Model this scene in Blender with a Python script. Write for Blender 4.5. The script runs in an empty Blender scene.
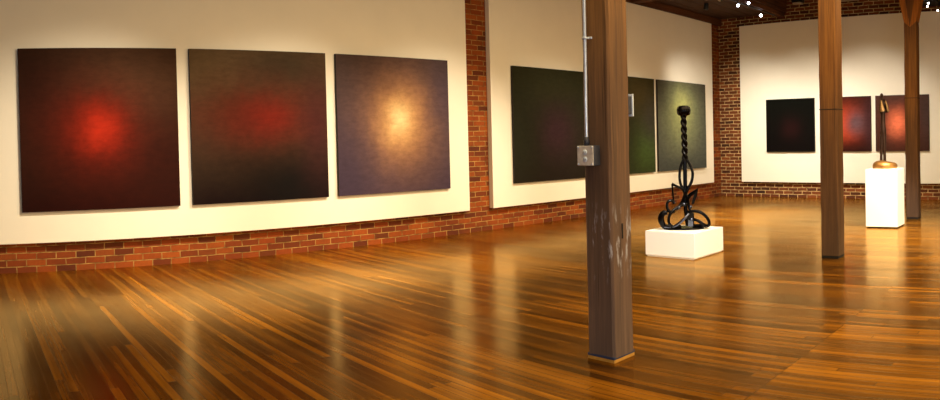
import bpy, bmesh, math, random
from mathutils import Vector, Matrix
random.seed(4)
SC = bpy.context.scene
COL = SC.collection
PI = math.pi

# ---------------------------------------------------------------- room numbers (metres)
HC = 1.302                 # eye height
D = 7.9786                 # left wall at y = D
B = 14.3883                # back wall at x = B where it meets the left wall
PHI = 0.0214               # the back wall is a hair off square
S = 0.84

# ---------------------------------------------------------------- node helpers
def new_mat(name):
    m = bpy.data.materials.new(name); m.use_nodes = True
    nt = m.node_tree; nt.nodes.clear()
    out = nt.nodes.new('ShaderNodeOutputMaterial'); p = nt.nodes.new('ShaderNodeBsdfPrincipled')
    nt.links.new(p.outputs[0], out.inputs[0])
    return m, nt, p
def N(nt, t, **kw):
    n = nt.nodes.new(t)
    for k, v in kw.items(): setattr(n, k, v)
    return n
def L(nt, a, b): nt.links.new(a, b)
def lin(c):
    f = lambda v: v/12.92 if v <= .04045 else ((v+.055)/1.055)**2.4
    return tuple(f(v/255.) for v in c[:3]) + (1.,)
def ramp(nt, stops, fac, mode='LINEAR'):
    r = N(nt, 'ShaderNodeValToRGB'); r.color_ramp.interpolation = mode
    while len(r.color_ramp.elements) < len(stops): r.color_ramp.elements.new(.5)
    for e, (p, c) in zip(r.color_ramp.elements, stops): e.position = p; e.color = c
    if fac is not None: L(nt, fac, r.inputs[0])
    return r
def mixc(nt, fac, a, b, mode='MIX'):
    m = N(nt, 'ShaderNodeMix', data_type='RGBA', blend_type=mode)
    for s, v in ((0, fac), (6, a), (7, b)):
        if hasattr(v, 'links'): L(nt, v, m.inputs[s])
        else: m.inputs[s].default_value = v
    return m.outputs[2]
def math_(nt, op, a, b=None, clamp=False):
    m = N(nt, 'ShaderNodeMath', operation=op); m.use_clamp = clamp
    for i, v in enumerate((a, b)):
        if v is None: continue
        if hasattr(v, 'links'): L(nt, v, m.inputs[i])
        else: m.inputs[i].default_value = v
    return m.outputs[0]
def noise(nt, vec, scale, detail=3, rough=.55):
    n = N(nt, 'ShaderNodeTexNoise'); n.inputs['Scale'].default_value = scale
    n.inputs['Detail'].default_value = detail; n.inputs['Roughness'].default_value = rough
    if vec is not None: L(nt, vec, n.inputs['Vector'])
    return n.outputs[0]
def mapped(nt, vec, scale=(1,1,1), loc=(0,0,0)):
    m = N(nt, 'ShaderNodeMapping'); m.inputs['Scale'].default_value = scale; m.inputs['Location'].default_value = loc
    L(nt, vec, m.inputs['Vector']); return m.outputs[0]
def objco(nt): return N(nt, 'ShaderNodeTexCoord').outputs['Object']
def bump(nt, p, h, strength=.3, dist=.01):
    b = N(nt, 'ShaderNodeBump'); b.inputs['Strength'].default_value = strength; b.inputs['Distance'].default_value = dist
    L(nt, h, b.inputs['Height']); L(nt, b.outputs[0], p.inputs['Normal'])

def plain(name, rgb, rough=.5, metal=0., var=.12, nscale=8., spec=.5):
    m, nt, p = new_mat(name)
    n = noise(nt, objco(nt), nscale, 4)
    c = lin(rgb)
    r = ramp(nt, [(0.25, tuple(v*(1-var) for v in c[:3])+(1,)), (.75, tuple(min(1, v*(1+var)) for v in c[:3])+(1,))], n)
    L(nt, r.outputs[0], p.inputs['Base Color'])
    p.inputs['Roughness'].default_value = rough; p.inputs['Metallic'].default_value = metal
    p.inputs['Specular IOR Level'].default_value = spec
    return m

def emit(name, rgb, s):
    m, nt, p = new_mat(name)
    p.inputs['Base Color'].default_value = (0.8, .8, .8, 1)
    p.inputs['Emission Color'].default_value = lin(rgb); p.inputs['Emission Strength'].default_value = s
    return m

# ---- brick: along/up given by which object axes carry them
def brick_mat(name, axis, light=1.0, bricks=None, morts=None, mort=.0065):
    m, nt, p = new_mat(name)
    sep = N(nt, 'ShaderNodeSeparateXYZ'); L(nt, objco(nt), sep.inputs[0])
    com = N(nt, 'ShaderNodeCombineXYZ'); L(nt, sep.outputs[axis], com.inputs[0]); L(nt, sep.outputs[2], com.inputs[1])
    wob = noise(nt, com.outputs[0], 5.0, 2)
    off = N(nt, 'ShaderNodeVectorMath', operation='MULTIPLY_ADD')
    wcol = N(nt, 'ShaderNodeTexNoise'); wcol.inputs['Scale'].default_value = 6.; L(nt, com.outputs[0], wcol.inputs['Vector'])
    L(nt, wcol.outputs[1], off.inputs[0]); off.inputs[1].default_value = (.05, .020, 0) if axis == 1 else (.022, .012, 0); L(nt, com.outputs[0], off.inputs[2])
    b = N(nt, 'ShaderNodeTexBrick'); L(nt, off.outputs[0], b.inputs['Vector'])
    b.inputs['Scale'].default_value = 1; b.inputs['Brick Width'].default_value = .225; b.inputs['Row Height'].default_value = .0755
    b.inputs['Mortar Size'].default_value = mort; b.inputs['Mortar Smooth'].default_value = .25; b.offset = .5
    b.inputs['Color1'].default_value = (0,0,0,1); b.inputs['Color2'].default_value = (1,1,1,1); b.inputs['Mortar'].default_value = (.5,.5,.5,1)
    l = light
    sc = lambda c: tuple(v*l for v in lin(c)[:3])+(1,)
    bc = ramp(nt, [(p_, sc(c_)) for p_, c_ in zip((0,.1,.45,.8,1), bricks)], b.outputs['Color'])
    gr = noise(nt, com.outputs[0], 28, 5, .7)
    bc2 = mixc(nt, math_(nt, 'MULTIPLY', gr, .55), bc.outputs[0], sc((70,30,15)))
    big = noise(nt, com.outputs[0], 1.3, 3)
    bc3 = mixc(nt, ramp(nt, [(.45, (0,0,0,1)), (.75, (.55,.55,.55,1))], big).outputs[0], bc2, sc((60,26,14)))
    mn = noise(nt, com.outputs[0], 9, 3)
    mort = ramp(nt, [(.3, sc(morts[0])), (.65, sc(morts[1]))], mn)
    col = mixc(nt, b.outputs['Fac'], bc3, mort.outputs[0])
    L(nt, col, p.inputs['Base Color']); p.inputs['Roughness'].default_value = .85
    p.inputs['Specular IOR Level'].default_value = .25
    h = math_(nt, 'SUBTRACT', math_(nt, 'MULTIPLY', gr, .4), b.outputs['Fac'])
    bump(nt, p, h, .7, .008)
    return m

# ---- strip-wood floor, boards run along y
def floor_mat():
    m, nt, p = new_mat('oiled_strip_floor')
    co = objco(nt)
    sep = N(nt, 'ShaderNodeSeparateXYZ'); L(nt, co, sep.inputs[0])
    y = sep.outputs[1]; x = sep.outputs[0]
    old = math_(nt, 'GREATER_THAN', y, 1.62)           # 1 beyond the cross seam
    ysh = math_(nt, 'ADD', y, math_(nt, 'MULTIPLY', old, .37))
    xsh = math_(nt, 'ADD', x, math_(nt, 'MULTIPLY', old, .021))
    com = N(nt, 'ShaderNodeCombineXYZ'); L(nt, ysh, com.inputs[0]); L(nt, xsh, com.inputs[1])
    b = N(nt, 'ShaderNodeTexBrick'); L(nt, com.outputs[0], b.inputs['Vector'])
    b.inputs['Scale'].default_value = 1; b.inputs['Brick Width'].default_value = 1.7; b.inputs['Row Height'].default_value = .056
    b.inputs['Mortar Size'].default_value = .0028; b.inputs['Mortar Smooth'].default_value = .3
    b.offset = .37; b.offset_frequency = 3; b.squash = 1.25; b.squash_frequency = 2
    b.inputs['Color1'].default_value = (0,0,0,1); b.inputs['Color2'].default_value = (1,1,1,1); b.inputs['Mortar'].default_value = (.5,.5,.5,1)
    grain = noise(nt, mapped(nt, co, (70, 2.2, 1)), 1.0, 5, .65)
    wear = noise(nt, mapped(nt, co, (.9, .55, 1)), 1.0, 4, .6)
    streak = noise(nt, mapped(nt, co, (21, .26, 1)), 1.0, 3, .6)
    v = math_(nt, 'ADD', math_(nt, 'MULTIPLY', b.outputs['Color'], .30), math_(nt, 'MULTIPLY', streak, .40))
    v = math_(nt, 'ADD', v, math_(nt, 'MULTIPLY', math_(nt, 'SUBTRACT', grain, .5), .34))
    v = math_(nt, 'ADD', v, math_(nt, 'MULTIPLY', math_(nt, 'SUBTRACT', wear, .5), .42))
    v = math_(nt, 'ADD', v, math_(nt, 'ADD', math_(nt, 'MULTIPLY', math_(nt, 'SUBTRACT', 1., old), .05), .055))
    r = ramp(nt, [(.16, lin((40,20,3))), (.34, lin((80,46,7))), (.50, lin((118,72,12))), (.66, lin((158,100,19))), (.9, lin((200,140,40)))], v)
    col = mixc(nt, math_(nt, 'MULTIPLY', b.outputs['Fac'], .8), r.outputs[0], lin((26,11,3)))
    seam = math_(nt, 'LESS_THAN', math_(nt, 'ABSOLUTE', math_(nt, 'SUBTRACT', y, 1.62)), .004)
    col = mixc(nt, math_(nt, 'MULTIPLY', seam, .45), col, lin((20,8,2)))
    L(nt, col, p.inputs['Base Color'])
    rr = ramp(nt, [(.3, (.15,)*3+(1,)), (.7, (.25,)*3+(1,))], noise(nt, mapped(nt, co, (2.5, .8, 1)), 1., 4, .6))
    h = math_(nt, 'SUBTRACT', math_(nt, 'MULTIPLY', b.outputs['Color'], .25), b.outputs['Fac'])
    h = math_(nt, 'ADD', h, math_(nt, 'MULTIPLY', wear, 1.2))
    bump(nt, p, h, .22, .0025)
    nrm = p.inputs['Normal'].links[0].from_socket
    dif = N(nt, 'ShaderNodeBsdfDiffuse'); gl = N(nt, 'ShaderNodeBsdfGlossy'); mx = N(nt, 'ShaderNodeMixShader'); fr = N(nt, 'ShaderNodeFresnel')
    fr.inputs['IOR'].default_value = 1.5
    gl.inputs['Color'].default_value = (1, .76, .38, 1); L(nt, rr.outputs[0], gl.inputs['Roughness'])
    L(nt, col, dif.inputs['Color'])
    for sh in (dif, gl, fr): L(nt, nrm, sh.inputs['Normal'])
    L(nt, fr.outputs[0], mx.inputs[0]); L(nt, dif.outputs[0], mx.inputs[1]); L(nt, gl.outputs[0], mx.inputs[2])
    out = [n for n in nt.nodes if n.type == 'OUTPUT_MATERIAL'][0]; L(nt, mx.outputs[0], out.inputs[0]); nt.nodes.remove(p)
    return m

def timber_mat(name, cols, zfade=None, paint=False):
    """grain along local z; zfade = (z0, z1, colour) paints cool daylight into the wood as grey towards its foot"""
    m, nt, p = new_mat(name)
    co = objco(nt)
    g = noise(nt, mapped(nt, co, (38, 38, 1.3)), 1., 6, .65)
    g2 = noise(nt, mapped(nt, co, (7, 7, .8)), 1., 3)
    v = math_(nt, 'ADD', math_(nt, 'MULTIPLY', g, .6), math_(nt, 'MULTIPLY', g2, .4))
    r = ramp(nt, [(.3, lin(cols[0])), (.5, lin(cols[1])), (.68, lin(cols[2]))], v)
    col = r.outputs[0]
    sep = N(nt, 'ShaderNodeSeparateXYZ'); L(nt, co, sep.inputs[0])
    if zfade:  # cool daylight on the lower post, put into the wood colour
        z0, z1, c = zfade
        mr = N(nt, 'ShaderNodeMapRange'); L(nt, sep.outputs[2], mr.inputs[0])
        mr.inputs[1].default_value = z0; mr.inputs[2].default_value = z1; mr.inputs[3].default_value = .82; mr.inputs[4].default_value = 0
        gg = ramp(nt, [(.3, tuple(x*.55 for x in lin(c)[:3])+(1,)), (.65, lin(c))], v)
        col = mixc(nt, mr.outputs[0], col, gg.outputs[0])
    vein = noise(nt, mapped(nt, co, (60, 60, .9), (3, 1, 0)), 1., 2)
    dark = ramp(nt, [(.62, (0,0,0,1)), (.70, (.75,.75,.75,1))], vein)
    col = mixc(nt, dark.outputs[0], col, lin((34,18,8)))
    if paint:   # old scuffs of pale paint about knee to hip height
        pn = noise(nt, mapped(nt, co, (26, 26, 5), (7, 2, .4)), 1., 4, .7)
        band = N(nt, 'ShaderNodeMapRange'); L(nt, sep.outputs[2], band.inputs[0])
        band.inputs[1].default_value = .45; band.inputs[2].default_value = .62; band.inputs[3].default_value = 0; band.inputs[4].default_value = 1
        band2 = N(nt, 'ShaderNodeMapRange'); L(nt, sep.outputs[2], band2.inputs[0])
        band2.inputs[1].default_value = .75; band2.inputs[2].default_value = .95; band2.inputs[3].default_value = 1; band2.inputs[4].default_value = 0
        k = math_(nt, 'MULTIPLY', band.outputs[0], band2.outputs[0])
        k = math_(nt, 'MULTIPLY', k, ramp(nt, [(.56, (0,0,0,1)), (.64, (.8,.8,.8,1))], pn).outputs[0])
        col = mixc(nt, k, col, lin((176,176,184)))
    L(nt, col, p.inputs['Base Color']); p.inputs['Roughness'].default_value = .72; p.inputs['Specular IOR Level'].default_value = .3
    bump(nt, p, v, .45, .006)
    return m

def painting_mat(name, w, h, top, bottom, glows, strokes=.22, edge=None):
    """abstract colour field: vertical base gradient plus soft elliptical glows (cx, cy, rx, ry, rgb, strength), in units of half the canvas; x to the viewer's right"""
    m, nt, p = new_mat(name)
    co = objco(nt)
    br = N(nt, 'ShaderNodeTexNoise'); br.inputs['Scale'].default_value = 3.2; br.inputs['Detail'].default_value = 6; br.inputs['Roughness'].default_value = .7
    L(nt, mapped(nt, co, (1, 1, 1)), br.inputs['Vector'])
    sub = N(nt, 'ShaderNodeVectorMath', operation='MULTIPLY_ADD'); L(nt, br.outputs[1], sub.inputs[0])
    sub.inputs[1].default_value = (.34, .34, .34)
    L(nt, mapped(nt, co, (2/w, 2/w, 2/h), (-.17, -.17, -.17)), sub.inputs[2])
    sep = N(nt, 'ShaderNodeSeparateXYZ'); L(nt, sub.outputs[0], sep.inputs[0])
    x, z = sep.outputs[0], sep.outputs[2]
    t = N(nt, 'ShaderNodeMapRange'); L(nt, z, t.inputs[0]); t.inputs[1].default_value = -1; t.inputs[2].default_value = 1
    col = ramp(nt, [(0, lin(bottom)), (1, lin(top))], t.outputs[0]).outputs[0]
    for (cx, cy, rx, ry, rgb, s) in glows:
        dx = math_(nt, 'MULTIPLY', math_(nt, 'SUBTRACT', x, cx), 1/rx)
        dz = math_(nt, 'MULTIPLY', math_(nt, 'SUBTRACT', z, cy), 1/ry)
        d2 = math_(nt, 'ADD', math_(nt, 'MULTIPLY', dx, dx), math_(nt, 'MULTIPLY', dz, dz))
        e = math_(nt, 'MULTIPLY', math_(nt, 'POWER', 2.7183, math_(nt, 'MULTIPLY', d2, -1.)), s, True)
        col = mixc(nt, e, col, lin(rgb))
    st = noise(nt, mapped(nt, co, (7, 7, 17)), 1., 5, .7)
    col = mixc(nt, math_(nt, 'MULTIPLY', ramp(nt, [(.35, (1,1,1,1)), (.6, (0,0,0,1))], st).outputs[0], strokes), col, (0.002, .001, .001, 1))
    L(nt, col, p.inputs['Base Color']); p.inputs['Roughness'].default_value = .75; p.inputs['Specular IOR Level'].default_value = .06
    bump(nt, p, st, .15, .002)
    return m

# ---------------------------------------------------------------- mesh helpers
def box(bm, x0, x1, y0, y1, z0, z1, bev=0., seg=2, mi=0):
    vs = [bm.verts.new(p) for p in ((x0,y0,z0),(x1,y0,z0),(x1,y1,z0),(x0,y1,z0),(x0,y0,z1),(x1,y0,z1),(x1,y1,z1),(x0,y1,z1))]
    fs = [bm.faces.new([vs[i] for i in q]) for q in ((3,2,1,0),(4,5,6,7),(0,1,5,4),(1,2,6,5),(2,3,7,6),(3,0,4,7))]
    for f in fs: f.material_index = mi
    if bev:
        es = list({e for f in fs for e in f.edges})
        bmesh.ops.bevel(bm, geom=es, offset=bev, segments=seg, profile=.6, affect='EDGES')
    return fs
def smooth(pts, n=8, closed=False):
    pts = [Vector(p) for p in pts]; out = []
    k = len(pts)
    for i in range(k if closed else k-1):
        g = (lambda j: pts[j % k]) if closed else (lambda j: pts[min(max(j, 0), k-1)])
        p0, p1, p2, p3 = g(i-1), g(i), g(i+1), g(i+2)
        for s in range(n):
            t = s/n
            out.append(.5*((2*p1)+(-p0+p2)*t+(2*p0-5*p1+4*p2-p3)*t*t+(-p0+3*p1-3*p2+p3)*t**3))
    if not closed: out.append(pts[-1])
    return out
def sweep(bm, pts, a, b, axis=(0,1,0), seg=10, closed=False, square=0., mi=0, taper=None):
    """tube of elliptical (or squarish) section: half-size a in the plane square to AXIS, b along AXIS"""
    ax = Vector(axis).normalized(); n = len(pts); rings = []
    for i, p in enumerate(pts):
        q0 = pts[(i-1) % n] if closed else pts[max(i-1, 0)]
        q1 = pts[(i+1) % n] if closed else pts[min(i+1, n-1)]
        t = (q1-q0).normalized()
        nn = t.cross(ax)
        if nn.length < 1e-4: nn = t.orthogonal()
        nn.normalize(); bb = nn.cross(t).normalized()
        k = taper(i/(n-1)) if taper else 1.
        ring = []
        for j in range(seg):
            w = 2*PI*j/seg; c, s = math.cos(w), math.sin(w)
            if square:
                e = 1-square
                c = math.copysign(abs(c)**e, c); s = math.copysign(abs(s)**e, s)
            ring.append(bm.verts.new(p + nn*(a*k*c) + bb*(b*k*s)))
        rings.append(ring)
    m = n if closed else n-1
    for i in range(m):
        r0, r1 = rings[i], rings[(i+1) % n]
        for j in range(seg):
            f = bm.faces.new((r0[j], r0[(j+1) % seg], r1[(j+1) % seg], r1[j])); f.smooth = True; f.material_index = mi
    if not closed:
        bm.faces.new(list(reversed(rings[0]))).material_index = mi; bm.faces.new(rings[-1]).material_index = mi
def loft(bm, rings, cap=True, mi=0, sm=True):
    rs = [[bm.verts.new(p) for p in r] for r in rings]
    n = len(rs[0])
    for r0, r1 in zip(rs, rs[1:]):
        for j in range(n):
            f = bm.faces.new((r0[j], r0[(j+1) % n], r1[(j+1) % n], r1[j])); f.smooth = sm; f.material_index = mi
    if cap:
        bm.faces.new(list(reversed(rs[0]))).material_index = mi; bm.faces.new(rs[-1]).material_index = mi
def lathe(bm, prof, seg=20, o=(0,0,0), rib=None, mi=0):
    o = Vector(o)
    loft(bm, [[o+Vector(((r*(rib(j/seg) if rib else 1))*math.cos(2*PI*j/seg), (r*(rib(j/seg) if rib else 1))*math.sin(2*PI*j/seg), z)) for j in range(seg)] for r, z in prof], mi=mi)

def obj(name, bm, mats, parent=None, loc=None, rot=None):
    bmesh.ops.recalc_face_normals(bm, faces=bm.faces)
    me = bpy.data.meshes.new(name); bm.to_mesh(me); bm.free()
    for m in (mats if isinstance(mats, (list, tuple)) else [mats]): me.materials.append(m)
    o = bpy.data.objects.new(name, me); COL.objects.link(o)
    if parent: o.parent = parent
    if loc: o.location = loc
    if rot: o.rotation_euler = rot
    return o
def tag(o, label, cat, group=None):
    o['label'] = label; o['category'] = cat
    if group: o['group'] = group
    return o
def thing(name, label, cat, loc, rz=0., group=None):
    o = bpy.data.objects.new(name, None); COL.objects.link(o); o.empty_display_size = .1
    o.location = loc; o.rotation_euler = (0, 0, rz)
    return tag(o, label, cat, group)
def struct(name, bm, mats, loc=None, rot=None):
    o = obj(name, bm, mats, None, loc, rot); o['kind'] = 'structure'; return o

# ---------------------------------------------------------------- materials
M_floor = floor_mat()
M_brickL = brick_mat('left_wall_brick', 0, 1., ((92,38,10),(112,48,10),(150,66,14),(168,82,20),(86,38,12)), ((92,66,28),(176,136,72)), .006)
M_brickB = brick_mat('back_wall_brick', 1, 1., ((44,24,12),(78,38,14),(116,58,22),(142,74,28),(60,30,14)), ((120,96,56),(206,176,120)), .009)
M_panel = plain('painted_white_board', (236,227,208), .62, 0, .02, 3., .3)
M_post = timber_mat('worn_timber_post', ((58,35,12),(104,68,27),(138,94,42)), (.1, 2.3, (112,96,88)), True)
M_post2 = timber_mat('timber_post_warm', ((60,34,9),(98,59,17),(126,82,28)), (.1, 2.0, (84,66,52)))
M_brace = timber_mat('orange_timber_brace', ((92,50,8),(146,84,18),(172,106,30)))
M_beam = timber_mat('dark_timber_beam', ((44,22,8),(84,46,16),(116,66,26)))
M_ceil = plain('dark_ceiling_planks', (70,44,22), .8, 0, .3, 6.)
M_iron = plain('black_forged_iron', (20,19,20), .2, .85, .3, 20.)
M_ironl = plain('polished_dark_steel', (92,98,118), .2, .95, .3, 20.)
M_bronze = plain('golden_bronze', (158,112,60), .4, .75, .35, 14.)
M_figd = plain('dark_brown_bronze', (52,32,20), .45, .6, .3, 24.)
M_figl = plain('highlit_pale_bronze', (150,120,84), .4, .7, .4, 18.)  # highlights on the coat put into a paler bronze colour
M_white = plain('white_painted_plinth', (244,240,232), .5, 0, .015, 4., .4)
M_black = plain('black_enamel', (14,13,13), .4, 0, .2, 10.)
M_galv = plain('galvanised_steel', (196,204,220), .32, .6, .12, 30.)
M_box = plain('cast_metal_box', (206,198,188), .5, .1, .2, 40.)
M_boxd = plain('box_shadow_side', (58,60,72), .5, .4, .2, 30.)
M_blue = plain('blue_painters_tape', (40,54,88), .6, 0, .2, 20.)
M_yel = plain('bare_yellow_wood', (190,140,56), .6, 0, .25, 30.)
M_sock = plain('pale_blue_socket', (214,226,240), .4, 0, .1, 20.)
M_lens = emit('lit_lamp_lens', (240,240,255), 14.)
M_lensw = emit('lit_lamp_lens_warm', (255,240,225), 10.)
M_rim = plain('pale_lamp_rim', (205,190,165), .4, .2, .1, 30.)
M_stone = plain('pale_lintel_stone', (168,150,118), .8, 0, .15, 12.)
M_slot = plain('dark_slot', (14,9,6), .9, 0, .2, 10.)
M_right = plain('cream_plaster', (190,168,130), .8, 0, .06, 2.)

# ---------------------------------------------------------------- room
X0, Y0 = -4.5, -4.5
CZ = 4.75
bm = bmesh.new(); box(bm, X0, B+.6, Y0, D+.25, -.12, 0); struct('floor', bm, M_floor)
bm = bmesh.new(); box(bm, X0, B+.6, D, D+.25, 0, CZ); struct('wall_left', bm, M_brickL)
bm = bmesh.new(); box(bm, 0, .25, Y0-D-.3, .0, 0, CZ); struct('wall_back', bm, M_brickB, (B, D, 0), (0, 0, -PHI))
bm = bmesh.new(); box(bm, X0, B+.3, Y0-.2, Y0, 0, CZ); struct('wall_right', bm, M_right)
bm = bmesh.new(); box(bm, X0-.2, X0, Y0, D, 0, CZ); struct('wall_front', bm, M_right)
bm = bmesh.new()
box(bm, X0, B+.3, Y0, 6.5, CZ, CZ+.1)
# lower plank soffit along the left wall
for i in range(10):
    y = 6.5+i*.149; box(bm, X0, B-.02, y, y+.141, 4.06+(i % 2)*.004, 4.12)
struct('ceiling', bm, M_ceil)

# pale lintel over the bricks, high on the back wall
bm = bmesh.new(); box(bm, -.035, .02, -3.42, -2.95, 4.18, 4.50, .006); struct('trim_1', bm, M_stone, (B, D, 0), (0, 0, -PHI))

# beams: heavy ones across on the posts, long ones along the room
def beam(name, x0, x1, y0, y1, z0, z1, m=M_beam):
    """timber laid along x or y: grain axis of the material is local z, so the mesh is built upright and turned"""
    along_x = (x1-x0) > (y1-y0)
    bm = bmesh.new(); Lg = max(x1-x0, y1-y0); w = min(x1-x0, y1-y0); h = z1-z0
    box(bm, -w/2, w/2, -h/2, h/2, 0, Lg, .012)
    R = Matrix((( 0,0,1),(1,0,0),(0,1,0))) if along_x else Matrix(((-1,0,0),(0,0,1),(0,1,0)))
    for v in bm.verts: pass
    o = obj(name, bm, m)
    o.rotation_euler = R.to_euler()
    o.location = (x0, (y0+y1)/2, (z0+z1)/2) if along_x else ((x0+x1)/2, y0, (z0+z1)/2)
    o['kind'] = 'structure'
    return o
beam('ceiling_beam', X0, B-.02, D-.10, D-.002, 3.905, 4.055)  # ledger added to keep the band above the panels dark
PX = [3.373, 7.245, 10.965]; PY = 2.652
for x in PX: beam('ceiling_beam', x-.12, x+.12, Y0, D-.11, 3.915, 4.055)
beam('ceiling_beam', X0, B-.02, 6.24, 6.49, 4.06, 4.74)
beam('ceiling_beam', X0, B-.02, 2.86, 3.30, 4.06, 4.74)
beam('ceiling_beam', PX[2]+.13, B-.06, 6.28, 6.46, 3.965, 4.055)
beam('ceiling_beam', PX[2]+.13, B-.06, 2.80, 3.22, 3.965, 4.055, plain('unlit_black_beam', (18,12,8), .7))  # black tone put in for the unlit area beside the far post

# ---------------------------------------------------------------- white display panels on the walls
PT = .09
def panel_left(x0, x1, label):
    bm = bmesh.new(); box(bm, 0, x1-x0, -PT, 0, .3367, 3.9, .006)
    return tag(obj('mounted_display_panel', bm, M_panel, None, (x0, D-.002, 0)), label, 'display panel')
panel_left(.10, 8.0661*S, 'large white display panel at left carrying the red and cream glow paintings')
panel_left(8.6256*S, 16.5563*S, 'white display panel behind the near timber post carrying the dark green paintings')
bm = bmesh.new(); box(bm, -.084, 0, 2.70*S-D, 8.7917*S-D, .3345, 3.846, .006)
tag(obj('mounted_display_panel', bm, M_panel, None, (B-.002, D, 0), (0, 0, -PHI)), 'white display panel on the back brick wall with three small paintings', 'display panel')

# ---------------------------------------------------------------- paintings
M_edge = plain('dark_canvas_edge', (26,16,14), .8, 0, .2, 20.)
def painting(w, h, mat, label, group, loc, rz, t=.042):
    bm = bmesh.new()
    box(bm, -w/2, w/2, 0, t, -h/2, h/2, .003, 2, 1)
    for f in bm.faces:
        if f.normal.y < -.9 and f.calc_area() > .3: f.material_index = 0
    bm.normal_update()
    for f in bm.faces:
        f.material_index = 0 if (abs(f.normal.y) > .9 and f.calc_center_median().y < t/2) else 1
    o = obj('hanging_painting', bm, [mat, M_edge], None, loc, (0, 0, rz))
    return tag(o, label, 'painting', group)
ZC, HH = (.8182+2.986)/2*S, (2.986-.8182)*S
yP = D-PT-.042-.0045
def pl(x0, x1, *a, **k): 
    w = (x1-x0)*S
    painting(w, HH, painting_mat(a[0], w, HH, *a[1]), a[2], a[3], ((x0+x1)/2*S, yP, ZC), 0)
G1, G2, G3 = 'triptych of square paintings on the left panel', 'triptych of dark green paintings on the second panel', 'triptych of small paintings on the back panel'
pl(.739, 2.9098, 'red_glow_canvas', ((60,40,26), (34,7,4), [(0.45,.5,.7,.45,(92,66,46),.75), (-.9,.6,.5,.9,(40,18,10),.8), (.0,.0,.75,.65,(84,20,10),.75), (-.02,.02,.42,.38,(132,32,16),.7), (-.0,.02,.22,.22,(186,46,24),.8), (.85,-.5,.4,.9,(44,14,8),.6)]),
   'square dark maroon painting with a bright red glow, leftmost on the left panel', G1)
pl(3.0957, 5.2429, 'dull_red_canvas', ((84,66,46), (22,9,9), [(-.75,.75,.5,.4,(104,84,58),.7), (.35,.75,.5,.3,(46,42,30),.7), (-.15,.25,1.0,.45,(84,40,24),.7), (.05,.1,.75,.35,(104,30,22),.75), (.15,.12,.3,.18,(124,34,22),.6), (.45,-.8,.7,.4,(14,14,14),.8), (.85,.0,.25,.7,(66,28,32),.6)]),
   'square painting fading from brown and dull red down to black, middle of the left panel', G1)
pl(5.4219, 7.6, 'cream_glow_canvas', ((72,58,54), (62,50,66), [(.08,.02,.85,.9,(118,86,78),.8), (.08,.06,.50,.55,(196,136,88),.8), (.06,.08,.30,.34,(232,182,116),.85), (.06,.10,.16,.18,(255,224,164),.9), (-.8,-.6,.5,.7,(56,46,62),.6), (.9,.5,.3,.6,(70,58,72),.6)]),
   'square purple brown painting with a glowing cream burst at its centre', G1)
pl(9.1268, 11.32, 'black_green_canvas', ((44,44,28), (32,25,18), [(.1,-.1,.5,.5,(58,34,42),.75), (0,.75,1.2,.3,(50,50,28),.5), (-.8,-.2,.4,.9,(34,36,22),.6)]),
   'square near-black painting with a faint maroon centre, left of the near timber post', G2)
pl(11.50, 13.7087, 'deep_green_canvas', ((54,50,26), (42,46,24), [(.45,.65,.5,.35,(74,60,28),.7), (.7,-.5,.45,.45,(62,80,34),.85), (-.4,0,.6,.8,(34,32,22),.7), (.85,.1,.3,.5,(58,52,46),.7)]),
   'square deep green painting half hidden behind the near timber post', G2)
pl(13.845, 16.0758, 'grey_green_canvas', ((66,60,50), (66,68,64), [(0,.05,.85,.95,(112,116,94),.85), (-.05,.25,.55,.6,(150,154,98),.8), (-.05,.42,.28,.30,(192,194,120),.75), (.0,-.95,1.2,.25,(60,62,60),.6)]),
   'square grey green painting with a yellow green haze, behind the iron guitar sculpture', G2)
RC, RH = (1.1972+2.5732)/2*S, (2.5732-1.1972)*S
def pb(y0, y1, *a):
    w = (y0-y1)*S; yc = (y0+y1)/2*S
    off = .084+.042+.006
    x = B+math.tan(PHI)*(yc-D)-off
    painting(w, RH, painting_mat(a[0], w, RH, *a[1]), a[2], a[3], (x, yc, RC), -PI/2-PHI)
pb(8.0035, 6.6294, 'black_canvas', ((7,8,3), (9,4,3), [(.05,-.1,.4,.4,(34,10,9),.8)]), 'small square black painting, left one of three on the back panel', G3)
pb(6.475, 5.1091, 'red_arc_canvas', ((50,24,18), (36,13,10), [(-.08,0,.66,.62,(196,70,34),.95), (.42,.04,.42,.40,(100,70,72),1.0), (.5,.04,.3,.3,(94,70,76),.6), (.97,.0,.28,.9,(62,38,40),.85), (0,-.95,1.2,.25,(42,18,12),.7)]),
   'small painting with an orange red arc, half hidden behind the middle timber post', G3)
pb(4.9917, 3.6306, 'orange_glow_canvas', ((76,52,44), (60,34,26), [(0,0,.62,.62,(132,60,44),.8), (-.16,.02,.40,.44,(244,128,90),1.0), (.9,.3,.35,.9,(70,54,50),.8), (-.9,0,.3,1,(68,40,32),.7)]),
   'small painting with an orange red glow, right one of three behind the tall figure', G3)

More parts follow.
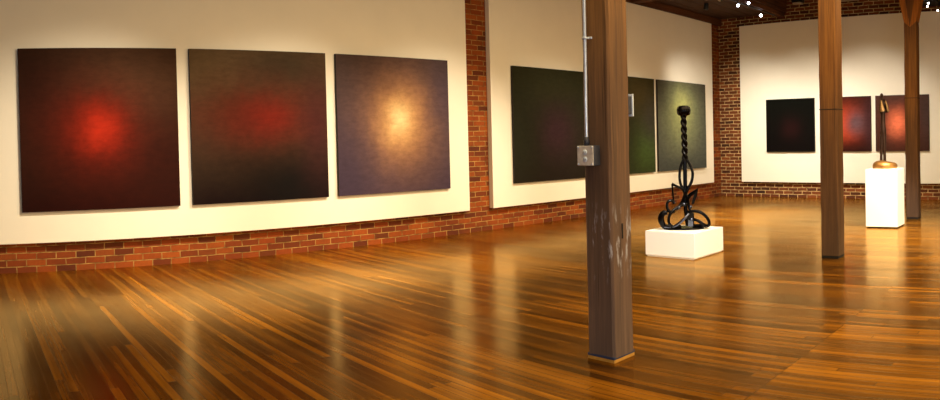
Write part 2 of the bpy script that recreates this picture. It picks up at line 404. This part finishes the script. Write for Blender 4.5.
# ---------------------------------------------------------------- timber posts
HW = .101
def post(name, x, y, top, mat, label, chips=()):
    t = thing(name, label, 'post', (x, y, 0), 0, 'timber posts')
    bm = bmesh.new()
    rnd = random.Random(int(x*100)); n = 26; rings = []
    for i in range(n+1):
        z = .03+(top-.03)*i/n; r = []
        c = .014
        for (sx, sy) in ((-1,-1),(1,-1),(1,1),(-1,1)):
            hx = HW+rnd.uniform(-.0025, .0025); hy = HW+rnd.uniform(-.0025, .0025)
            a = (sx*hx, sy*(hy-c)); b = (sx*(hx-c), sy*hy)
            q = [a, b] if sx*sy < 0 else [b, a]
            if (sx, sy) in ((-1,-1), (1,1)): q = [a, b]
            else: q = [b, a]
            r += [Vector((u, v, z)) for u, v in q]
        rings.append(r)
    loft(bm, rings, sm=False)
    obj('shaft', bm, mat, t)
    return t
P1 = post('timber_post', PX[0]-.014, PY-.012, 3.914, M_post, 'thick worn timber post in the foreground with a conduit and outlet box')
P2 = post('timber_post', PX[1], PY-.010, 3.914, M_post2, 'plain timber post in the middle, in front of the red arc painting')
P3 = post('timber_post', PX[2], PY-.022, 3.914, M_post2, 'far timber post with forked braces at its top, right of the tall plinth')
# foot of the near post: taped shoe on a bare wood shim
bm = bmesh.new(); box(bm, -.1020, .1020, -.1020, .1020, .020, .036, .003); obj('taped_shoe', bm, M_blue, P1)
bm = bmesh.new(); box(bm, -.101, .101, -.101, .101, 0, .022, .003); obj('wood_shim', bm, M_yel, P1)
bm = bmesh.new(); box(bm, -.004, .005, -HW-.0045, -HW+.01, .725, .815, .001); obj('mortise_slot', bm, M_slot, P1)
bm = bmesh.new(); lathe(bm, [(.0001,0),(.022,0),(.02,.006),(.0001,.008)], 12); o = obj('knot', bm, M_slot, P1, (-HW-.0005, .03, 2.62), (0, -PI/2, 0)); o.scale = (1.4, .8, .6)
for P in (P2, P3):
    bm = bmesh.new(); box(bm, -.098, .098, -.098, .098, 0, .032, .004); obj('foot_plate', bm, M_slot, P)
bm = bmesh.new(); lathe(bm, [(.0001,0),(.022,0),(.02,.005),(.0001,.007)], 12); o = obj('knot', bm, M_slot, P2, (-HW-.0005, .01, 3.02), (0, -PI/2, 0)); o.scale = (.9, .8, .6)
for P, z in ((P2, 1.606), (P3, 1.91)):     # where the timbers were pieced
    bm = bmesh.new(); h = HW+.0015; box(bm, -h, h, -h, h, z-.004, z+.004); obj('scarf_joint', bm, M_slot, P)
# forked knee braces on the far post
for s in (1, -1):
    prof = [(0, 3.02), (.097, 3.10), (.27, 3.914), (.155, 3.914)]
    bm = bmesh.new(); dx = .108 if s > 0 else .1055
    loft(bm, [[Vector((x, s*y, z)) for y, z in prof] for x in (-dx, dx)], sm=False)
    obj('knee_brace', bm, M_brace, P3)

# ---------------------------------------------------------------- conduit and boxes on the near post
xf = PX[0]-.014-HW-.003
tc = thing('electrical_conduit', 'thin silver metal conduit running down the near timber post to its outlet box', 'conduit', (xf, 2.686, 0))
bm = bmesh.new(); cz0, cz1 = 1.294, 3.9
sweep(bm, smooth([(-.03,0,cz0),(-.03,0,cz0+.25),(-.022,.004,cz0+.5),(-.020,.006,2.2),(-.019,.008,3.0),(-.019,.008,cz1)], 8), .0105, .0105, (0,1,0), 12); obj('pipe', bm, M_galv, tc)
bm = bmesh.new(); lathe(bm, [(.0001,0),(.017,0),(.017,.03),(.0135,.034),(.0135,.05),(.0001,.05)], 14, (-.03,0,cz0-.012)); obj('connector', bm, M_boxd, tc)
bm = bmesh.new(); cz = 1.915
sweep(bm, smooth([(-.003,-.036,cz),(-.008,-.030,cz),(-.012,-.016,cz),(-.030,-.010,cz),(-.036,.004,cz),(-.030,.018,cz),(-.012,.022,cz),(-.004,.024,cz)], 4), .0022, .007, (0,0,1), 8)
obj('strap_clamp', bm, M_galv, tc, (0, 0, .0))
tb = thing('outlet_box', 'square metal outlet box with two sockets on the near post, under the silver conduit', 'outlet box', (xf, 2.669, 1.222))
bm = bmesh.new(); box(bm, -.062, 0, -.062, .062, -.060, .060, .007, 3); obj('back_box', bm, M_boxd, tb)
bm = bmesh.new(); box(bm, -.068, -.0622, -.060, .060, -.058, .058, .003, 2); cov = obj('cover_plate', bm, M_box, tb)
for z in (-.021, .021):
    bm = bmesh.new(); lathe(bm, [(.0001,0),(.017,0),(.0165,.003),(.0001,.0035)], 18)
    for v in bm.verts: v.co.x *= 1.0; v.co.y *= .95
    so = obj('socket', bm, M_sock, cov, (-.068, 0, z), (0, -PI/2, 0))
    bm = bmesh.new()
    for q in (-.006, .006): box(bm, -.0705-.0020, -.0716, q-.0012, q+.0012, -.005, .005)
    for v in bm.verts: v.co.z += z
    obj('slots', bm, M_black, cov)
for a in (-1, 1):
    for b in (-1, 1):
        bm = bmesh.new(); lathe(bm, [(.0001,0),(.0075,0),(.007,.003),(.0001,.004)], 10); obj('screw', bm, M_galv, cov, (-.068, a*.052, b*.050), (0, -PI/2, 0))
t2 = thing('outlet_box', 'small white faced box on the far side of the near post, seen edge on', 'outlet box', (PX[0]-.014+HW+.006, 2.587, 1.521))
bm = bmesh.new(); box(bm, 0, .035, -.035, .035, -.055, .055, .004); obj('back_box', bm, M_boxd, t2)
bm = bmesh.new(); box(bm, .0352, .046, -.042, .042, -.068, .068, .003); obj('cover_plate', bm, M_sock, t2)

# ---------------------------------------------------------------- low plinth and iron guitar sculpture
PL1 = (6.880, 4.300)
bm = bmesh.new(); box(bm, -.322, .322, -.325, .325, .014, .287, .004); box(bm, -.315, .315, -.307, .307, 0, .016)
tag(obj('low_plinth', bm, M_white, None, (PL1[0]-.006, PL1[1], 0)), 'low square white plinth under the black iron guitar sculpture', 'plinth')

th = math.radians(90)-math.atan2(PL1[1], PL1[0])          # bearing from +y
gz = .287
gs = thing('guitar_sculpture', 'black iron guitar sculpture with twisted neck standing on the low white plinth', 'sculpture', (PL1[0], PL1[1], gz), -th)
K = math.hypot(*PL1)/710.03
LEAN = .019
def g(px, py, d=0.): return Vector(((px-684.2+LEAN*(229.-py))*K, d, max((228.7-py)*K, .035)))     # face-on outline of the sculpture, d = depth away from the viewer
def strap(pts, a, b, name='strap', mat=None, sq=.45, taper=None, closed=False, n=8):
    bm = bmesh.new(); sweep(bm, smooth(pts, n, closed), a*1.4, b*1.15, (0,1,0), 10, closed, sq, 0, taper)
    return obj(name, bm, mat or M_iron, gs)
# foot plate
bm = bmesh.new()
poly = [(-.24,-.05),(-.17,-.13),(.0,-.16),(.16,-.13),(.22,-.03),(.17,.11),(.0,.15),(-.17,.11)]
loft(bm, [[Vector((x*k, y*k, z)) for x, y in poly] for k, z in ((1.0,0),(1.0,.014),(.96,.02))], sm=False)
obj('foot_plate', bm, M_iron, gs, (0, 0, .001))
# headstock, a ribbed iron bulb
bm = bmesh.new()
hz = [(.0001,-.064),(.036,-.063),(.064,-.054),(.076,-.036),(.080,-.008),(.080,.014),(.072,.036),(.055,.050),(.030,.056),(.0001,.056)]
lathe(bm, hz, 48, (0,0,0), lambda t: 1-.10*abs(math.sin(t*2*PI*5)))
hd = obj('headstock', bm, M_iron, gs, g(683, 110.3))
for i in range(6):
    bm = bmesh.new(); w = 2*PI*i/6+.3
    lathe(bm, [(.0001,0),(.011,.0),(.011,.010),(.007,.015),(.0001,.016)], 10, (math.cos(w)*.045, math.sin(w)*.045, .040)); obj('peg', bm, M_iron, hd)
# twisted neck: two strands wound about each other
for ph in (0, PI):
    pts = []
    for i in range(81):
        t = i/80; c = g(682.8+1.6*t, 115+46*t); w = ph+t*2*PI*3.2
        pts.append(c+Vector((math.cos(w)*.016, math.sin(w)*.016, 0)))
    bm = bmesh.new(); sweep(bm, pts, .022, .022, (0,1,0), 10); obj('neck_strand', bm, M_iron, gs)
# stem and the lens of two bowed straps
strap([g(684.3,160), g(684.4,176), g(684.6,192), g(684.8,206), g(686,218), g(687,229.5)], .017, .014, 'stem')
strap([g(683.5,158,-.01), g(680.0,166,-.02), g(678.9,175,-.03), g(679.8,183,-.03), g(683,189.5,-.03), g(686.5,196,-.03), g(688,204,-.02), g(690,214,-.03)], .011, .02)
strap([g(685.2,158,.01), g(689.5,165,.0), g(692,173,-.02), g(691,181,-.03), g(687.0,189,-.035), g(683.5,196,-.03), g(680.5,203,-.02), g(676,209,-.05)], .012, .022)
# leaves
def leaf(outline, name='leaf', dep=0.):
    bm = bmesh.new()
    c = sum((Vector(p) for p in outline), Vector())/len(outline)
    f = [[Vector(p)+Vector((0,e,0)) for p in outline] for e in (-.008, .008)]
    loft(bm, f, sm=False)
    return obj(name, bm, M_iron, gs)
strap([g(673.2,203,-.05), g(672.3,193,-.06), g(671.6,183.3,-.07)], .008, .012, 'leaf', sq=.3)
strap([g(671.4,183,-.07), g(676,185.6,-.06), g(681.5,188.5,-.04), g(684,193,-.02)], .010, .014, 'leaf', sq=.3)
leaf([g(684.5,201,-.03), g(685.2,196,-.03), g(690,191.8,-.06), g(697.4,187.6,-.08), g(697.0,191,-.08), g(690.8,195.6,-.06), g(687.5,200,-.03)])
leaf([g(697.4,187.6,-.08), g(696.4,195,-.08), g(693.2,203.5,-.07), g(690.6,203.5,-.07), g(692.4,196.5,-.075), g(694.0,191.2,-.08)])
# body: curling straps of the lower bout
fat = lambda t: .55+.45*math.sin(PI*min(1, max(0, t)))
strap([g(669.5,228.5,.0), g(664,226,-.03), g(661,220.5,-.06), g(660.7,215,-.08), g(663.5,211.4,-.09), g(667,212,-.10)], .026, .035, taper=fat)
strap([g(673.5,203,-.06), g(672.2,200.2,-.06), g(668.8,199.8,-.07), g(666.6,203,-.08), g(667.2,208,-.09), g(670.5,211.2,-.09), g(674,210,-.08)], .012, .025)
strap([g(686,203.5,-.02), g(680,205.2,-.05), g(673,209.2,-.09), g(668.6,215.2,-.11), g(668.8,222,-.11), g(673,227,-.08), g(680,229.6,-.05)], .012, .028)
strap([g(664.5,229.4,-.05), g(673.5,225.2,-.1), g(682,219,-.12), g(688,213,-.1)], .012, .022, mat=M_ironl)
strap([g(687,212,-.05), g(693,210.6,-.06), g(700.5,212.3,-.07), g(706.3,217.5,-.07), g(708.5,223,-.06), g(706.8,227.4,-.05), g(700,229.3,-.03), g(692,229.6,-.02)], .013, .028)
strap([g(690,218,-.05), g(697,220,-.09), g(703,224,-.1), g(705,228.5,-.08)], .013, .024)
# bridge block, bolts
bm = bmesh.new(); box(bm, -.042, .042, -.03, .03, 0, .15, .01); obj('bridge', bm, M_iron, gs, g(690, 230, -.06))
bm = bmesh.new(); box(bm, -.03, .03, -.006, .006, 0, .075, .003); obj('bridge_plate', bm, M_ironl, gs, g(690, 228.6, -.094))
for (px, py, d) in ((690.8,218.6,-.095), (690,206.4,-.06), (683.2,203.6,-.06), (678.5,206.6,-.08)):
    bm = bmesh.new(); lathe(bm, [(.0001,-.02),(.012,-.017),(.0195,-.006),(.0195,.006),(.012,.017),(.0001,.02)], 14); obj('bolt', bm, M_ironl, gs, g(px, py, d))

# ---------------------------------------------------------------- tall plinth and thin bronze figure
PL2 = (9.907, 2.797)
bm = bmesh.new(); box(bm, -.205, .205, -.235, .235, .02, .845, .004); box(bm, -.19, .19, -.22, .22, 0, .022, mi=1)
tag(obj('tall_plinth', bm, [M_white, M_slot], None, (PL2[0], PL2[1], 0)), 'tall narrow white plinth under the thin bronze figure', 'plinth')
th2 = math.radians(90)-math.atan2(PL2[1], PL2[0])
K2 = math.hypot(*PL2)/710.03
fs = thing('figure_sculpture', 'thin dark bronze standing figure with a draped coat in pale highlights on the tall white plinth', 'sculpture', (PL2[0], PL2[1], .845), -th2)
def q(px, py, d=0.): return Vector(((px-886.5+LEAN*(167.8-py))*K2, d, (167.8-py)*K2))
# mound
bm = bmesh.new(); rings = []
for k, z in ((.96,0),(1.0,.02),(.99,.05),(.90,.078),(.72,.098),(.42,.108),(.1,.112)):
    rings.append([Vector((math.cos(w)*.182*k*(1+.03*math.sin(3*w+1))+.012*(1-k), math.sin(w)*.15*k*(1+.04*math.sin(2*w)), z*(1-.12*math.cos(w-.3)*-1 if False else 1.0-.10*math.cos(w)))) for w in [2*PI*i/32 for i in range(32)]])
loft(bm, rings); obj('mound_base', bm, M_bronze, fs)
# body: one continuous skinned figure (legs, hips, trunk, neck, arms)
def skin_obj(name, verts, edges, radii, mat, parent):
    me = bpy.data.meshes.new(name); me.from_pydata(verts, edges, [])
    o = bpy.data.objects.new(name, me); COL.objects.link(o); o.parent = parent
    md = o.modifiers.new('skin', 'SKIN'); md.use_smooth_shade = True
    for i, r in enumerate(radii): me.skin_vertices[0].data[i].radius = (r, r)
    me.skin_vertices[0].data[0].use_root = True
    sb = o.modifiers.new('sub', 'SUBSURF'); sb.levels = 2; sb.render_levels = 2
    me.materials.append(mat); return o
V = [q(884.6,128), q(883.5,137,.0), q(883.1,146), q(882.9,154), q(882.9,161.5),
     q(885.6,137,-.01), q(885.9,146,-.01), q(886.2,154,-.01), q(886.4,161.5,-.01),
     q(884.4,119), q(884.2,110), q(883.8,103), q(883.2,99.6), q(882.8,97.2),
     q(886.6,102.0), q(888.6,106), q(889.2,110.5), q(881.6,102.0), q(881.2,107), q(882,112,-.03)]
E_ = [(0,1),(1,2),(2,3),(3,4),(0,5),(5,6),(6,7),(7,8),(0,9),(9,10),(10,11),(11,12),(12,13),(11,14),(14,15),(15,16),(11,17),(17,18),(18,19)]
Rr = [.040,.034,.029,.021,.023,.034,.029,.021,.023,.034,.033,.03,.016,.014,.02,.017,.014,.02,.017,.014]
skin_obj('body', V, E_, Rr, M_figd, fs)
# head with a brow, nose and chin
bm = bmesh.new(); rings = []
for z, rx, ry, oy in ((-.034,.008,.010,-.006),(-.028,.014,.018,-.006),(-.014,.019,.023,-.003),(0,.0215,.025,0),(.012,.022,.026,.001),(.024,.018,.021,.002),(.031,.010,.012,.002),(.034,.002,.002,.002)):
    r = []
    for i in range(16):
        w = 2*PI*i/16; e = 1.0
        yy = math.sin(w)*ry
        if math.sin(w) < -.9 and -.02 < z < .008: yy -= .008
        r.append(Vector((math.cos(w)*rx, yy+oy, z)))
    rings.append(r)
loft(bm, rings); obj('head', bm, M_figd, fs, q(882.7, 94.9, -.004))
# draped coat: two flaring lapels, highlights put into their pale colour, over dark back
def drape(name, cols, mat, th_=.008):
    """cols: list of rows, each row a list of points"""
    bm = bmesh.new(); n = len(cols[0])
    g0 = [[bm.verts.new(p) for p in row] for row in cols]
    for a, b in zip(g0, g0[1:]):
        for j in range(n-1):
            f = bm.faces.new((a[j], a[j+1], b[j+1], b[j])); f.smooth = True
    o = obj(name, bm, mat, fs); s = o.modifiers.new('solid', 'SOLIDIFY'); s.thickness = th_; s.offset = 0
    sb = o.modifiers.new('sub', 'SUBSURF'); sb.levels = 1; sb.render_levels = 2
    return o
drape('coat_back', [[q(881.4,99,.0), q(883,98.4,.02), q(885.2,98.6,.02), q(886.6,99.6,.0)],
                    [q(880.8,104,-.01), q(883,104,.035), q(887,104,.035), q(889.4,104,-.0)],
                    [q(880.9,109,-.02), q(883,109,.045), q(887.5,109,.045), q(890.4,109,.0)],
                    [q(881.2,114,-.02), q(883,113,.05), q(887.5,112,.05), q(891,112,.0)]], M_figd)
drape('coat_lapel', [[q(881.5,99.5,-.02), q(882.4,99.5,-.035), q(883,100,-.03)],
                     [q(881.5,104,-.035), q(882.8,104,-.055), q(884.2,104,-.045)],
                     [q(880.9,108,-.045), q(883.6,108,-.075), q(886,108,-.055)],
                     [q(881.0,112,-.05), q(884.2,111.8,-.09), q(887,110.6,-.06)]], M_figl)
drape('coat_lapel', [[q(886,99.5,-.02), q(886.6,99.5,-.03), q(887.2,100,-.015)],
                     [q(886.8,103.5,-.03), q(887.8,103.5,-.05), q(888.8,103.5,-.03)],
                     [q(887.4,107.5,-.04), q(888.8,107.5,-.06), q(889.9,107.5,-.035)],
                     [q(888.2,111.6,-.045), q(889.8,111.6,-.07), q(890.9,111.2,-.04)]], M_figl)

# ---------------------------------------------------------------- ceiling lights
def cyl_can(t, r, l, lens, parts=True):
    bm = bmesh.new(); lathe(bm, [(.0001,-l),(r*.7,-l),(r*.95,-l*.85),(r,-l*.3),(r,0),(r*.92,.0),(r*.9,-.01),(.0001,-.011)], 20)
    can = obj('lamp_can', bm, M_black, t)
    bm = bmesh.new(); lathe(bm, [(.0001,-.009),(r*.88,-.009),(r*.86,-.003),(.0001,.004)], 20); obj('lens', bm, lens, can)
    bm = bmesh.new(); lathe(bm, [(r*.86,-.004),(r*1.03,-.004),(r*1.03,.004),(r*.86,.004),(r*.86,-.004)], 20)
    return can
def spot_thing(x, y, z, ceil_z, target, r, label, lens=M_lens, group='track spotlights'):
    t = thing('track_spotlight', label, 'spotlight', (x, y, ceil_z), 0, group)
    d = (Vector(target)-Vector((x, y, z))).normalized()
    can = cyl_can(t, r, .14, lens)
    can.location = (0, 0, z-ceil_z); can.rotation_euler = d.to_track_quat('Z', 'Y').to_euler()
    bm = bmesh.new(); sweep(bm, [Vector((0,0,0)), Vector((0,0,(z-ceil_z)*.5)), Vector((-d.x*.06,-d.y*.06,z-ceil_z-d.z*.06))], .008, .008, (0,1,.01), 8)
    obj('stem', bm, M_black, t)
    return t
def bearing(px, dist):
    a = .7116+(px-470)/710.03
    return math.sin(a)*dist, math.cos(a)*dist
camp = (0, 0, HC)
track = tag(obj('light_track', (lambda b: (box(b, 11.3, 13.95, 6.345, 6.385, 3.945, 3.964, .004), b)[1])(bmesh.new()), M_black), 'black lighting track under the long ceiling beam near the back wall', 'light track')
for (px, x, z, r, lab) in ((740.6, 12.05, 3.842, .031, 'lit round spotlight on the ceiling track, left one of the bright three'),
                            (751.0, 12.55, 3.970, .033, 'lit round spotlight on the ceiling track, middle and highest of the bright three'),
                            (763.2, 13.35, 3.858, .035, 'lit round spotlight on the ceiling track, lowest and nearest the back wall')):
    a = .7116+(px-470)/710.03
    y = x/math.tan(a)
    spot_thing(x, y, z, 4.06 if not 6.27 < y < 6.47 else 3.965 if abs(y-6.365) > .03 else 3.944, (3.5, 2.0, .4), r, lab)
spot_thing(12.5, 7.215, 3.93, 4.06, (12.6, 7.7, 1.5), .05, 'dark unlit ceiling can above the corner end of the second panel', M_rim)
spot_thing(11.85, 6.55, 3.95, 4.06, (9.5, 7.9, 1.5), .05, 'ceiling can with a dim warm face, left of the three bright spotlights', M_rim)
for (px, x, z, lab) in ((930.0, 13.55, 3.885, 'small lit ceiling lamp right of the far post, upper of two'), (928.9, 13.75, 3.862, 'small lit ceiling lamp right of the far post, lower of two'), (939.2, 13.9, 3.80, 'small warm ceiling lamp at the right edge of the photo')):
    a = .7116+(px-470)/710.03; y = x/math.tan(a)
    spot_thing(x, y, z, 3.96 if y > 2.8 else 4.75, (5, 2.2, 1.2), .022, lab, M_lensw)
# black floodlight on the bricks above the back panel
fl_ = thing('wall_floodlight', 'black box floodlight with a pale lower lip on the bricks above the back panel', 'floodlight', (B+math.tan(PHI)*(5.93-D), 5.93, 4.2), -PHI)
bm = bmesh.new(); box(bm, -.16, 0, -.12, .12, .03, .26, .01); obj('housing', bm, M_black, fl_)
bm = bmesh.new(); box(bm, -.17, -.01, -.09, .09, 0.0, .028, .004); obj('lower_lip', bm, M_rim, fl_)

# ---------------------------------------------------------------- light
def spot(name, loc, target, power, angle, blend=1., col=(1,.86,.64), size=.06):
    l = bpy.data.lights.new(name, 'SPOT'); l.energy = power; l.spot_size = math.radians(angle); l.spot_blend = blend; l.color = col; l.shadow_soft_size = size
    o = bpy.data.objects.new(name, l); COL.objects.link(o); o.location = loc
    o.rotation_euler = (Vector(target)-Vector(loc)).to_track_quat('-Z', 'Y').to_euler(); return o
def area(name, loc, target, power, sx, sy, col):
    l = bpy.data.lights.new(name, 'AREA'); l.shape = 'RECTANGLE'; l.size = sx; l.size_y = sy; l.energy = power; l.color = col
    o = bpy.data.objects.new(name, l); COL.objects.link(o); o.location = loc
    o.rotation_euler = (Vector(target)-Vector(loc)).to_track_quat('-Z', 'Y').to_euler(); return o
WARM = (1, .87, .66)
for x in (1.0, 3.4, 5.8):
    spot('wall_spot', (x+1.7, D-3.4, 3.88), (x, D, .02), 860, 60, 1., WARM, .12)
for x, p in ((8.4, 560), (10.4, 560), (12.4, 480)):
    spot('wall_spot', (x+1.2, D-3.4, 3.88), (x, D, .05), p, 60, 1., WARM, .12)
for y in (7.2, 5.8, 4.4, 3.0):
    spot('back_spot', (B-3.4, y-.3, 3.88), (B, y, .85), 800, 66, 1., (1,.92,.79), .12)
spot('plinth_spot', (4.6, 2.2, 3.9), (6.9, 4.3, .3), 1000, 24, .6, (1,.97,.95))
spot('plinth_spot', (7.6, 1.3, 3.9), (9.95, 2.8, .5), 1000, 24, .6, (1,.97,.95))
spot('floor_spot', (11.3, 5.2, 3.9), (11.0, 5.5, 0), 3300, 46, 1., (1,.82,.46))
spot('floor_spot', (8.9, 1.6, 3.9), (8.9, 2.0, 0), 2300, 60, 1., (1,.84,.5))
spot('floor_spot', (9.4, 4.8, 3.9), (9.1, 5.2, 0), 1900, 56, 1., (1,.82,.46))
spot('floor_spot', (2.2, 5.4, 3.9), (2.3, 5.9, 0), 1000, 52, 1., (1,.80,.42))  # added lamp for the light spilling from the left panel
spot('floor_spot', (4.4, 5.7, 3.9), (4.5, 6.2, 0), 1000, 52, 1., (1,.80,.42))  # second added lamp for the same panel spill
area('daylight', (-2.2, -1.6, 1.5), (5, 3.2, .8), 100, 2.4, 1.8, (.80,.88,1))
area('room_glow', (5.6, 2.2, 3.4), (5.6, 2.7, 0), 430, 7, 4.4, (1,.73,.36))  # added unseen lamp in mid-air, warms floor and lower walls
area('room_fill', (5.5, -3.6, 2.2), (6.5, 8, .2), 210, 9, 2.0, (1,.78,.46))
w = bpy.data.worlds.new('world'); SC.world = w; w.use_nodes = True
w.node_tree.nodes['Background'].inputs[0].default_value = (.8,.6,.4,1); w.node_tree.nodes['Background'].inputs[1].default_value = .03

# ---------------------------------------------------------------- camera: a swept panorama, as the photograph is
c = bpy.data.cameras.new('camera'); c.type = 'PANO'; c.panorama_type = 'CENTRAL_CYLINDRICAL'
F, YC = 710.0318, 155.7437
c.central_cylindrical_range_u_min = -470/F; c.central_cylindrical_range_u_max = 470/F
c.central_cylindrical_range_v_min = -(400-YC)/F; c.central_cylindrical_range_v_max = YC/F
c.central_cylindrical_radius = 1
yaw, pit, rol = .7116, -.0154, -.0247
def world_dir(r, f, u):
    cc, s = math.cos(rol), math.sin(rol); r, u = r*cc-u*s, r*s+u*cc
    cc, s = math.cos(pit), math.sin(pit); f, u = f*cc-u*s, f*s+u*cc
    cc, s = math.cos(yaw), math.sin(yaw); return Vector((r*cc+f*s, -r*s+f*cc, u))
right, fwd, up = world_dir(1,0,0), world_dir(0,1,0), world_dir(0,0,1)
cam = bpy.data.objects.new('camera', c); COL.objects.link(cam)
R = Matrix((right, up, -fwd)).transposed()
cam.rotation_euler = R.to_euler(); cam.location = (0, 0, HC)
SC.camera = cam
SC.view_settings.view_transform = 'Standard'; SC.view_settings.look = 'None'; SC.view_settings.exposure = 0
